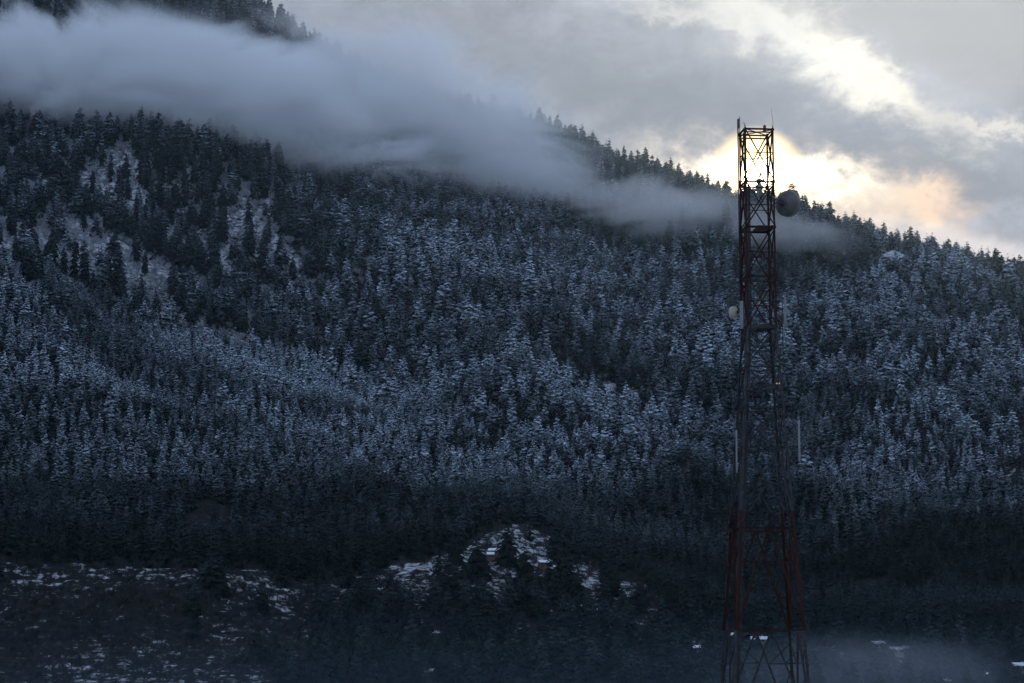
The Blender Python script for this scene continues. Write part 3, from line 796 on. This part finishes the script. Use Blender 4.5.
for y in (131, 184, 229, 278, 325):
    mb.bar((-h_ - .14, h_ * .7, zl(y)), (-h_ + .05, h_ * .7, zl(y)), .06)
mb.build('cable_ladder', M_paint, tower)
# head frame struts, rods, lamp
mb = MB(); zt = ZTOP
mb.bar((-h_, -h_, zt - .05), (h_, h_, zt - .05), .06); mb.bar((-h_, h_, zt - .09), (h_, -h_, zt - .09), .06)
mb.build('head_brace', M_paint, tower)
mb = MB(); mb.tube((h_ - .03, -h_ + .03, zt), (h_ - .03, -h_ + .03, zt + .5), .022, .018, 6); mb.tube((h_ - .03, -h_ + .03, zt + .5), (h_ - .16, -h_ + .03, zt + 1.62), .014, .006, 6)
mb.build('lightning_rod', M_galv, tower)
mb = MB(); mb.box((h_ * .55, -h_ * .2, zt + .08), (.2, .2, .16)); mb.lathe([(.11, 0), (.12, .05), (.11, .22), (.07, .30), (.01, .33)], 14, org=Vector((h_ * .55, -h_ * .2, zt + .16)))
M_redlens = simple("red_glass_lens", (.22, .02, .015), (.28, .03, .02), 2, .25)
mb.build('obstruction_lamp', M_redlens, tower)
mb = MB()                              # loose wire hook hanging under the head frame
pp = [Vector((.25, -.4, zt - .05)), Vector((.27, -.4, zt - .75)), Vector((.30, -.4, zt - .98)), Vector((.20, -.4, zt - 1.08)), Vector((.12, -.4, zt - .98)), Vector((.19, -.4, zt - .88)), Vector((.40, -.4, zt - .86))]
for p_, q_ in zip(pp[:-1], pp[1:]): mb.tube(p_, q_, .013, n=5)
mb.build('loose_wire', M_dark, tower)
# side cage with railing, low on the left
zc = zl(529); hc = half(zc); mb = MB()
x0, x1, y0, y1 = -hc - .62, -hc + .45, -hc * .25, hc * .75
for x, y in ((x0, y0), (x1, y0), (x1, y1), (x0, y1)): mb.bar((x, y, zc), (x, y, zc + 1.55), .055)
for zz_ in (zc, zc + .78, zc + 1.55):
    for p_, q_ in (((x0, y0), (x1, y0)), ((x1, y0), (x1, y1)), ((x1, y1), (x0, y1)), ((x0, y1), (x0, y0))): mb.bar((*p_, zz_), (*q_, zz_), .05)
for k in range(6): mb.box((x0 + (x1 - x0) * (k + .5) / 6, (y0 + y1) / 2, zc + .03), ((x1 - x0) / 6 * .7, y1 - y0, .03))
mb.build('railed_balcony', M_paint, tower)
# junction boxes on the frame
for k, (y, sx_) in enumerate(((373, -1), (392, -1), (424, -1), (291, -1), (291, 1), (416, 1))):
    z = zl(y); hh_ = half(z); mb = MB(); mb.box((sx_ * (hh_ - (.35 if sx_ < 0 else -.0)), -hh_ - .04, z), (.55, .14, .12), 0, .02); mb.bar((sx_ * (hh_ - .1), -hh_ - .02, z), (sx_ * (hh_ - .1), -hh_ + .3, z), .05)
    mb.build('clamp_arm', M_dark, tower)

# ------------------------------------------------------------------ things hung on the tower
def dish(name_label, x, y, Yd, rad, axis, mat, tower_pt, rim_mat, group):
    c = P(x, y, Yd); root = empty('microwave_dish', c); tag(root, name_label, 'dish antenna', group)
    ax = Vector(axis).normalized(); dp = rad * .55
    mb = MB()         # shell: drum rim and bowl back
    pts = [(rad * .16, -dp), (rad * .40, -dp * .90), (rad * .66, -dp * .66), (rad * .88, -dp * .30), (rad * .985, -.02), (rad, .0), (rad, rad * .42), (rad * .95, rad * .42), (rad * .95, .02), (rad * .80, -dp * .34), (rad * .3, -dp * .86)]
    mb.lathe(pts, 48, ax); mb.build('bowl', mat, root, True)
    mb = MB(); mb.lathe([(rad * .955, rad * .36), (rad * .6, rad * .44), (rad * .02, rad * .47), (rad * .01, rad * .40)], 40, ax); mb.build('cover', M_radome, root, True)
    mb = MB()         # ribbed hub ring and bracket
    mb.lathe([(rad * .42, -dp * 1.06), (rad * .47, -dp * 1.0), (rad * .47, -dp * .84), (rad * .38, -dp * .84), (rad * .38, -dp * 1.06)], 32, ax)
    mb.build('hub_ring', mat, root, True)
    mb = MB(); e = -ax * dp; mb.tube(e * .9, e * 1.45, rad * .13, n=16); mb.lathe([(rad * .2, -dp * 1.3), (rad * .22, -dp * 1.25), (rad * .2, -dp * 1.05)], 20, ax)
    tp = Vector(tower_pt) - c
    mb.tube(e * 1.3, tp, .05, n=10); mb.tube(tp + Vector((0, 0, -rad * .7)), tp + Vector((0, 0, rad * .7)), .055, n=12)
    mb.tube(ax.cross(Vector((0, 0, 1))).normalized() * rad * .5 + e * .7 * 1.0, tp + Vector((0, 0, .3)), .025, n=8)
    mb.build('mount', M_galv, root)
    return root
dish('large grey drum shaped dish hung at the upper right corner of the tower', 786.5, 203.5, 180.4, 1.0, (.62, .75, .04), M_dish, P(774, 203, 180.0), M_dish, 'dishes on the tower')
dish('small cream dish fixed to the left side of the tower', 734.5, 312.5, 179.3, .47, (-.70, .68, .02), M_cream, P(741.5, 312, 179.2), M_cream, 'dishes on the tower')
def panel(label, x, yt, yb, Yd, wd, pole=None, arms=(), dp=.14, mat=None, face=0.0):
    c = (P(x, yt, Yd) + P(x, yb, Yd)) / 2; root = empty('panel_antenna', c); tag(root, label, 'antenna', 'panel antennas on the tower')
    L = zl(yt) - zl(yb); L *= Yd / TD; mb = MB(); mb.box((0, 0, 0), (wd, dp, L), face, min(wd, dp) * .3); mb.box((0, 0, -L / 2 - .03), (wd * .8, dp * .8, .05), face)
    mb.build('radome', mat or M_radome, root, True)
    if pole:
        pxx, pt, pb = pole; a_ = P(pxx, pt, Yd + .15) - c; b_ = P(pxx, pb, Yd + .15) - c; mb = MB(); b_.x = a_.x; mb.tube(a_, b_, .035, n=10)
        for k in (-.38, .38): mb.bar((0, .05, L * k), (a_.x, .15, L * k), .05)
        for y, x2 in arms: q_ = P(x2, y, Yd + .5) - c; mb.bar((a_.x, .15, q_.z), q_, .05, .08)
        mb.build('mount', M_dark, root)
    return root
panel('white panel antenna on the front left leg beside the small cream dish', 741.6, 301, 328, 178.7, .26, (743.6, 298, 331), ((303, 744), (326, 744)))
panel('pale panel antenna held out to the right of the lower work deck', 785.2, 299, 326, 178.8, .19, (782.0, 290, 354), ((293, 775), (324, 776), (346, 778)))
panel('long thin panel antenna on the left edge halfway down the tower', 736.6, 430, 472, 178.2, .13, (739.6, 425, 476), ((436, 743), (468, 740)), .1)
panel('long thin panel antenna on an outrigger halfway down the right edge', 799.2, 420, 461, 178.2, .16, (793.6, 410, 468), ((416, 784), (466, 788)), .1)
def rru(label, x, y, Yd, w_, h_):
    c = P(x, y, Yd); root = empty('radio_unit', c); tag(root, label, 'radio unit', 'radio units on the tower')
    mb = MB(); mb.box((0, 0, 0), (w_, .22, h_), 0, .03)
    mb.build('case', M_box, root); mb = MB()
    for k in range(6): mb.box((-w_ * .4 + k * w_ * .16, -.13, 0), (.02, .05, h_ * .85))
    mb.build('fins', M_box, root); mb = MB()
    mb.tube((-w_ * .2, 0, -h_ / 2), (-w_ * .2, .1, -h_ / 2 - .3), .015, n=6); mb.tube((w_ * .2, 0, -h_ / 2), (w_ * .1, .1, -h_ / 2 - .35), .015, n=6); mb.bar((0, .1, 0), (0, .45, 0), .06)
    mb.build('lead', M_dark, root)
M_box = simple("dark_grey_casting", (.05, .052, .055), (.09, .09, .095), 3, .5)
rru('slim dark radio unit upright between the clamps left of the white band', 745.5, 382, 178.6, .20, 1.15)
rru('second slim dark radio unit standing right next to the first', 749.2, 383, 178.6, .20, 1.1)
rru('dark radio unit beneath the work deck on the left leg', 746.5, 349, 178.6, .34, .55)
rru('dark radio unit on the right leg under the outrigger antenna', 779.5, 352, 178.6, .30, .5)
rru('wide dark equipment box beside the two small yellow lamps', 771.5, 386.5, 179.3, .75, .38)
# two small lit lamps
M_amb, nt, out = newmat("amber_lamp"); b = NB(nt); e_ = b.n('ShaderNodeEmission'); e_.inputs[0].default_value = (1, .72, .30, 1); e_.inputs[1].default_value = 0.4; b.L(e_.outputs[0], out.inputs[0])
for x, lb in ((776.9, 'left one of two tiny yellow lamps on the right side of the tower'), (779.4, 'right one of two tiny yellow lamps on the right side of the tower')):
    c = P(x, 383.4, 178.4); root = empty('small_lamp', c); tag(root, lb, 'lamp', 'yellow lamps on the tower')
    mb = MB(); mb.lathe([(.02, -.05), (.055, -.02), (.06, .02), (.03, .05)], 12, Vector((0, -1, 0))); mb.build('bulb', M_amb, root, True)
    mb = MB(); mb.tube((0, .04, 0), (0, .5, -.05), .03, n=8); mb.box((0, .05, .07), (.15, .14, .02)); mb.build('bracket', M_dark, root)
# whip aerial with crossed elements at the head
c = P(745.6, 131, 179.6); root = empty('whip_antenna', c); tag(root, 'short whip aerial with crossed tips at the left of the tower head', 'antenna')
mb = MB(); mb.tube((0, 0, 0), (-.10, 0, .62), .025, .02, 8); mb.build('mast', M_galv, root)
mb = MB()
for a in range(3): d = Vector((math.cos(a * 1.047 + .3), math.sin(a * 1.047 + .3), .12)) * .15; mb.tube(Vector((-.10, 0, .60)) - d, Vector((-.10, 0, .60)) + d, .012, n=6)
mb.tube((-.10, 0, .55), (-.13, 0, .82), .012, n=6); mb.build('elements', M_galv, root)
c = P(738.2, 122, 180.8); root = empty('panel_antenna', c); tag(root, 'narrow dark antenna rising above the top left corner of the tower', 'antenna', 'panel antennas on the tower')
mb = MB(); mb.box((0, 0, -.12), (.14, .12, .75), 0, .03); mb.build('radome', M_box, root); mb = MB(); mb.tube((.12, .05, -.9), (.12, .05, .42), .03, n=8); mb.bar((0, .02, -.2), (.12, .05, -.2), .04); mb.bar((0, .02, .1), (.12, .05, .1), .04); mb.build('mount', M_galv, root)

# ------------------------------------------------------------------ houses at the foot of the slope
M_wall = {'stone': simple("stone_wall", (.16, .15, .14), (.30, .28, .26), 1.2), 'timber': simple("timber_wall", (.10, .06, .04), (.18, .11, .07), 1.2),
          'lime': simple("lime_wall", (.20, .19, .18), (.28, .27, .25), .8), 'brick': simple("brick_wall", (.28, .12, .08), (.36, .17, .12), 1.0)}
M_glass = simple("dark_window_glass", (.02, .025, .03), (.04, .045, .05), 1, .15, 0, .6)
M_wood = simple("dark_door_wood", (.05, .03, .02), (.09, .055, .035), 2)
def roofm(name, c, amt):
    m, nt, out = newmat(name); b = NB(nt); tc = b.n('ShaderNodeTexCoord'); geo = b.n('ShaderNodeNewGeometry'); n_ = b.noise(geo.outputs['Position'], .9, 4, .6)
    bs = b.bsdf(b.mix(b.mapr(n_, amt, amt + .08), (*c, 1), SNOW), .6); b.L(bs.outputs[0], out.inputs[0]); return m
M_roof = {'snow': roofm("snowy_roof", (.12, .12, .13), .30), 'rust': roofm("rust_red_roof", (.16, .06, .045), .62), 'teal': roofm("teal_sheet_roof", (.07, .16, .17), .62), 'tin': roofm("grey_sheet_roof", (.16, .17, .18), .58)}
def house(label, x, y, w_, d_, floors, wall, roof, rz, seedY=None):
    y += 5; floors = 1
    w_ = max(3.2, w_ * .68); d_ = max(3.0, d_ * .75)
    # stand where the picture column meets the hillside near the wanted row
    Yc = np.linspace(785, 1150, 800); tx_ = float(tx_of(x, y)); hz = hgt(tx_ * Yc, Yc); _, rows = px_of(tx_ * Yc, Yc, hz)
    i = int(np.argmin(np.abs(rows - y))); Yh = float(Yc[i]); c = Vector((tx_ * Yh, Yh, float(hz[i]) - .5))
    root = empty('village_house', c, rz); tag(root, label, 'house', 'village houses at the foot of the mountain')
    hh = 2.7 * floors + .5
    mb = MB(); mb.box((0, 0, hh / 2), (w_, d_, hh)); 
    mb.build('wall', M_wall[wall], root)
    mb = MB(); rh = d_ * .26; ov = .6      # gabled roof with thickness
    for s_ in (-1, 1):
        p0 = Vector((0, s_ * (d_ / 2 + ov), hh - .2)); p1 = Vector((0, 0, hh + rh)); d = (p1 - p0); nrm = Vector((0, s_ * d.z, abs(d.y))).normalized() * .22
        A = [(-w_ / 2 - ov, p0), (w_ / 2 + ov, p0), (w_ / 2 + ov, p1), (-w_ / 2 - ov, p1)]
        lo = [mb.bm.verts.new((a_, q_.y, q_.z)) for a_, q_ in A]; hi = [mb.bm.verts.new((a_, q_.y + nrm.y * (0 if k > 1 else 1), q_.z + nrm.z)) for k, (a_, q_) in enumerate(A)]
        mb.bm.faces.new(lo); mb.bm.faces.new(hi)
        for k in range(4): mb.bm.faces.new((lo[k], lo[(k + 1) % 4], hi[(k + 1) % 4], hi[k]))
    ro = mb.build('roof', M_roof[roof], root)
    mb = MB()
    for s_ in (-1, 1):
        v_ = [mb.bm.verts.new((s_ * (w_ / 2 - .02), -d_ / 2, hh - .01)), mb.bm.verts.new((s_ * (w_ / 2 - .02), d_ / 2, hh - .01)), mb.bm.verts.new((s_ * (w_ / 2 - .02), 0, hh + rh - .05))]
        v2 = [mb.bm.verts.new((s_ * (w_ / 2 - .25), q_.co.y, q_.co.z)) for q_ in v_]
        mb.bm.faces.new(v_); mb.bm.faces.new(v2[::-1])
        for k in range(3): mb.bm.faces.new((v_[k], v_[(k + 1) % 3], v2[(k + 1) % 3], v2[k]))
    mb.build('gable', M_wall[wall], root)
    for fl in range(floors):
        for k in range(max(2, int(w_ / 3))):
            n_w = max(2, int(w_ / 3)); xx = -w_ / 2 + w_ * (k + .5) / n_w; zz_ = 1.9 + 2.7 * fl + .9
            if fl == 0 and k == 0:
                mb = MB(); mb.box((xx, -d_ / 2 - .02, 2.0), (1.0, .08, 2.1)); mb.build('door', M_wood, root); continue
            mb = MB(); mb.box((xx, -d_ / 2 - .02, zz_), (1.1, .06, 1.1)); wn = mb.build('window', M_glass, root)
            mb = MB(); mb.box((xx, -d_ / 2 - .06, zz_ - .62), (1.3, .12, .08)); mb.build('sill', M_wood, wn)
    mb = MB(); mb.box((w_ * .25, .6, hh + rh + .1), (.6, .6, 1.3)); mb.build('chimney', M_wall['stone'], ro)
HS = [('pair member cabin with white snowy roof, the lower one in the clearing', 488, 556, 6, 4.5, 1, 'timber', 'snow', .1),
      ('small cabin with white snowy roof just above the lower cabin', 494, 552, 5, 4, 1, 'timber', 'snow', -.2),
      ('lone snow roofed hut right of the two clearing cabins', 543, 564, 4, 3.5, 1, 'timber', 'snow', .3),
      ('stone house with snowy roof left of the tower foot', 697, 650, 6, 4, 2, 'stone', 'snow', .1),
      ('low snow roofed house beside the stone house', 678, 644, 7, 5, 1, 'stone', 'snow', 0),
      ('small house uphill between the legs of the tower', 733, 637, 5, 4, 1, 'stone', 'snow', .2),
      ('long snow roofed house framed by the tower legs', 759, 641, 8, 5, 1, 'stone', 'snow', 0),
      ('ochre lit timber house hidden behind the left tower leg', 721, 672, 8, 5, 1, 'brick', 'tin', .1),
      ('snow roofed shed low behind the centre of the tower', 745, 678, 6, 4, 1, 'timber', 'snow', -.1),
      ('house with rusty red roof right of the tower in the mist', 832, 645, 7, 5, 1, 'stone', 'rust', -.25),
      ('brownish house in the mist right of the red roof', 878, 646, 6, 5, 2, 'brick', 'tin', .1),
      ('long low house with a sloping snowy roof above the teal one', 899, 652, 10, 5, 1, 'stone', 'tin', -.4),
      ('wide house with a teal sheet roof in the mist', 911, 668, 11, 7, 1, 'stone', 'teal', .05),
      ('smaller teal roofed house right of the wide teal one', 939, 662, 7, 5, 1, 'lime', 'teal', 0),
      ('stone house low at the bottom right under the mist', 946, 684, 8, 6, 2, 'lime', 'tin', .2),
      ('red walled house at the bottom right near the frame edge', 983, 678, 6, 5, 1, 'brick', 'snow', -.1),
      ('pale house at the extreme right edge', 1020, 668, 7, 5, 2, 'lime', 'snow', .1)]
HS[0] = ('longer cabin with white snowy roof in the clearing at centre left',) + HS[0][1:]
for h_ in HS: house(*h_)

# ------------------------------------------------------------------ air, cloud and mist
def vol_mat(name, dens, colr, thr, nscale, seed, aniso=.6, squash=(.75, .3, 1.9), wob=2.6):
    m, nt, out = newmat(name); b = NB(nt); tc = b.n('ShaderNodeTexCoord'); geo = b.n('ShaderNodeNewGeometry')
    ob = tc.outputs['Object']; ln = b.n('ShaderNodeVectorMath', operation='LENGTH'); b.L(ob, ln.inputs[0])
    fall = b.m('SUBTRACT', 1.0, ln.outputs['Value'])
    n_ = b.noise(b.scalevec(geo.outputs['Position'], tuple(nscale * q_ for q_ in squash), (seed * 3.1, seed, seed * 1.7)), 1.0, 6, .66, 1.0)
    v = b.m('ADD', b.m('MULTIPLY', fall, 1.5), b.m('MULTIPLY_ADD', n_, wob, -wob * .5))
    d = b.mapr(v, thr, thr + .75, 0, 1)
    d = b.m('MULTIPLY', d, b.mapr(fall, 0.0, .5))
    vs_ = b.n('ShaderNodeVolumePrincipled'); vs_.inputs['Color'].default_value = (*colr, 1); vs_.inputs['Anisotropy'].default_value = aniso
    b.L(b.m('MULTIPLY', d, dens), vs_.inputs['Density']); b.L(vs_.outputs[0], out.inputs['Volume'])
    return m
def cloud(name, label, x, y, Yd, rx, ry, rz_, tilt, dens, thr=.12, nsc=.012, seed=0, colr=(.99, .99, .995), aniso=.6, wob=2.6):
    k = Yd / FPX; bm = bmesh.new(); bmesh.ops.create_icosphere(bm, subdivisions=3, radius=1.0); me = bpy.data.meshes.new(name); bm.to_mesh(me); bm.free()
    o = bpy.data.objects.new(name, me); COL.objects.link(o); o.location = P(x, y, Yd); o.scale = (rx * k, rz_, ry * k); o.rotation_euler = (0, R(tilt), 0)
    me.materials.append(vol_mat(name + "_vapour", dens, colr, thr, nsc, seed, aniso, wob=wob)); o['kind'] = 'stuff'; o['label'] = label; o['category'] = 'fog'
    return o
AN = -0.45
cloud('fog', 'thick pale cloud bank lying across the upper left slope', 150, 72, 1960, 370, 84, 90, 7, .085, .24, .013, 1, aniso=AN)
cloud('fog', 'cloud bank thinning down over the ridge left of centre', 415, 100, 2150, 260, 108, 100, 20, .032, .32, .012, 2, aniso=-.4)
cloud('fog', 'thin ragged veil trailing under the upper left cloud bank', 240, 118, 1980, 360, 60, 60, 13, .024, .34, .018, 9, aniso=-.4)
cloud('fog', 'thin veil of cloud sliding off the ridge at centre', 520, 165, 2130, 150, 56, 110, 18, .018, .3, .014, 3, aniso=.5)
cloud('fog', 'wisp of mist hanging below the ridge left of the tower', 655, 207, 2080, 150, 40, 80, 8, .028, .32, .018, 4)
cloud('fog', 'wisp of mist below the ridge behind the tower top', 790, 232, 2020, 120, 32, 80, 12, .019, .34, .020, 5)
cloud('fog', 'warm haze spilling over the right ridge', 950, 252, 2190, 170, 36, 100, 14, .018, .3, .016, 6)
cloud('fog', 'low mist lying over the village right of the tower', 860, 685, 800, 260, 85, 110, 0, .0026, .30, .022, 7, (.85, .92, 1.0), aniso=0, wob=1.6)
cloud('fog', 'low blue mist along the foot of the slope', 560, 790, 700, 1500, 230, 220, 0, .00020, .02, .012, 8, (.50, .76, 1.0), aniso=0, wob=.9)
# even haze
bm = bmesh.new(); bmesh.ops.create_cube(bm, size=1.0); hm = bpy.data.meshes.new('haze'); bm.to_mesh(hm); bm.free()
hz_o = bpy.data.objects.new('haze', hm); COL.objects.link(hz_o); hz_o['kind'] = 'stuff'
zt_ = float(GZ.max()) + 70; hz_o.location = (0, 600, (zt_ - 1 - 130) / 2); 
zb = min(float(GZ.min()), 0) - 1.5
hz_o.scale = (9100, 9100, zt_ - zb); hz_o.location = (0, 0, (zt_ + zb) / 2)
m, nt, out = newmat("haze_air"); b = NB(nt); v_ = b.n('ShaderNodeVolumePrincipled'); v_.inputs['Color'].default_value = (.50, .74, 1.0, 1); v_.inputs['Density'].default_value = .000022; v_.inputs['Anisotropy'].default_value = .75
b.L(v_.outputs[0], out.inputs['Volume']); hm.materials.append(m)

# ------------------------------------------------------------------ render settings
S.view_settings.view_transform = 'Standard'; S.view_settings.look = 'None'; S.view_settings.exposure = 0.0; S.view_settings.gamma = 1.0
S.render.engine = 'CYCLES'
c = S.cycles
c.use_denoising = True; c.denoiser = 'OPENIMAGEDENOISE'; c.max_bounces = 16; c.diffuse_bounces = 2; c.glossy_bounces = 2; c.volume_bounces = 14; c.transparent_max_bounces = 8
c.volume_step_rate = 2.0; c.volume_max_steps = 128; c.sample_clamp_indirect = 4; c.use_adaptive_sampling = True; c.adaptive_threshold = .02
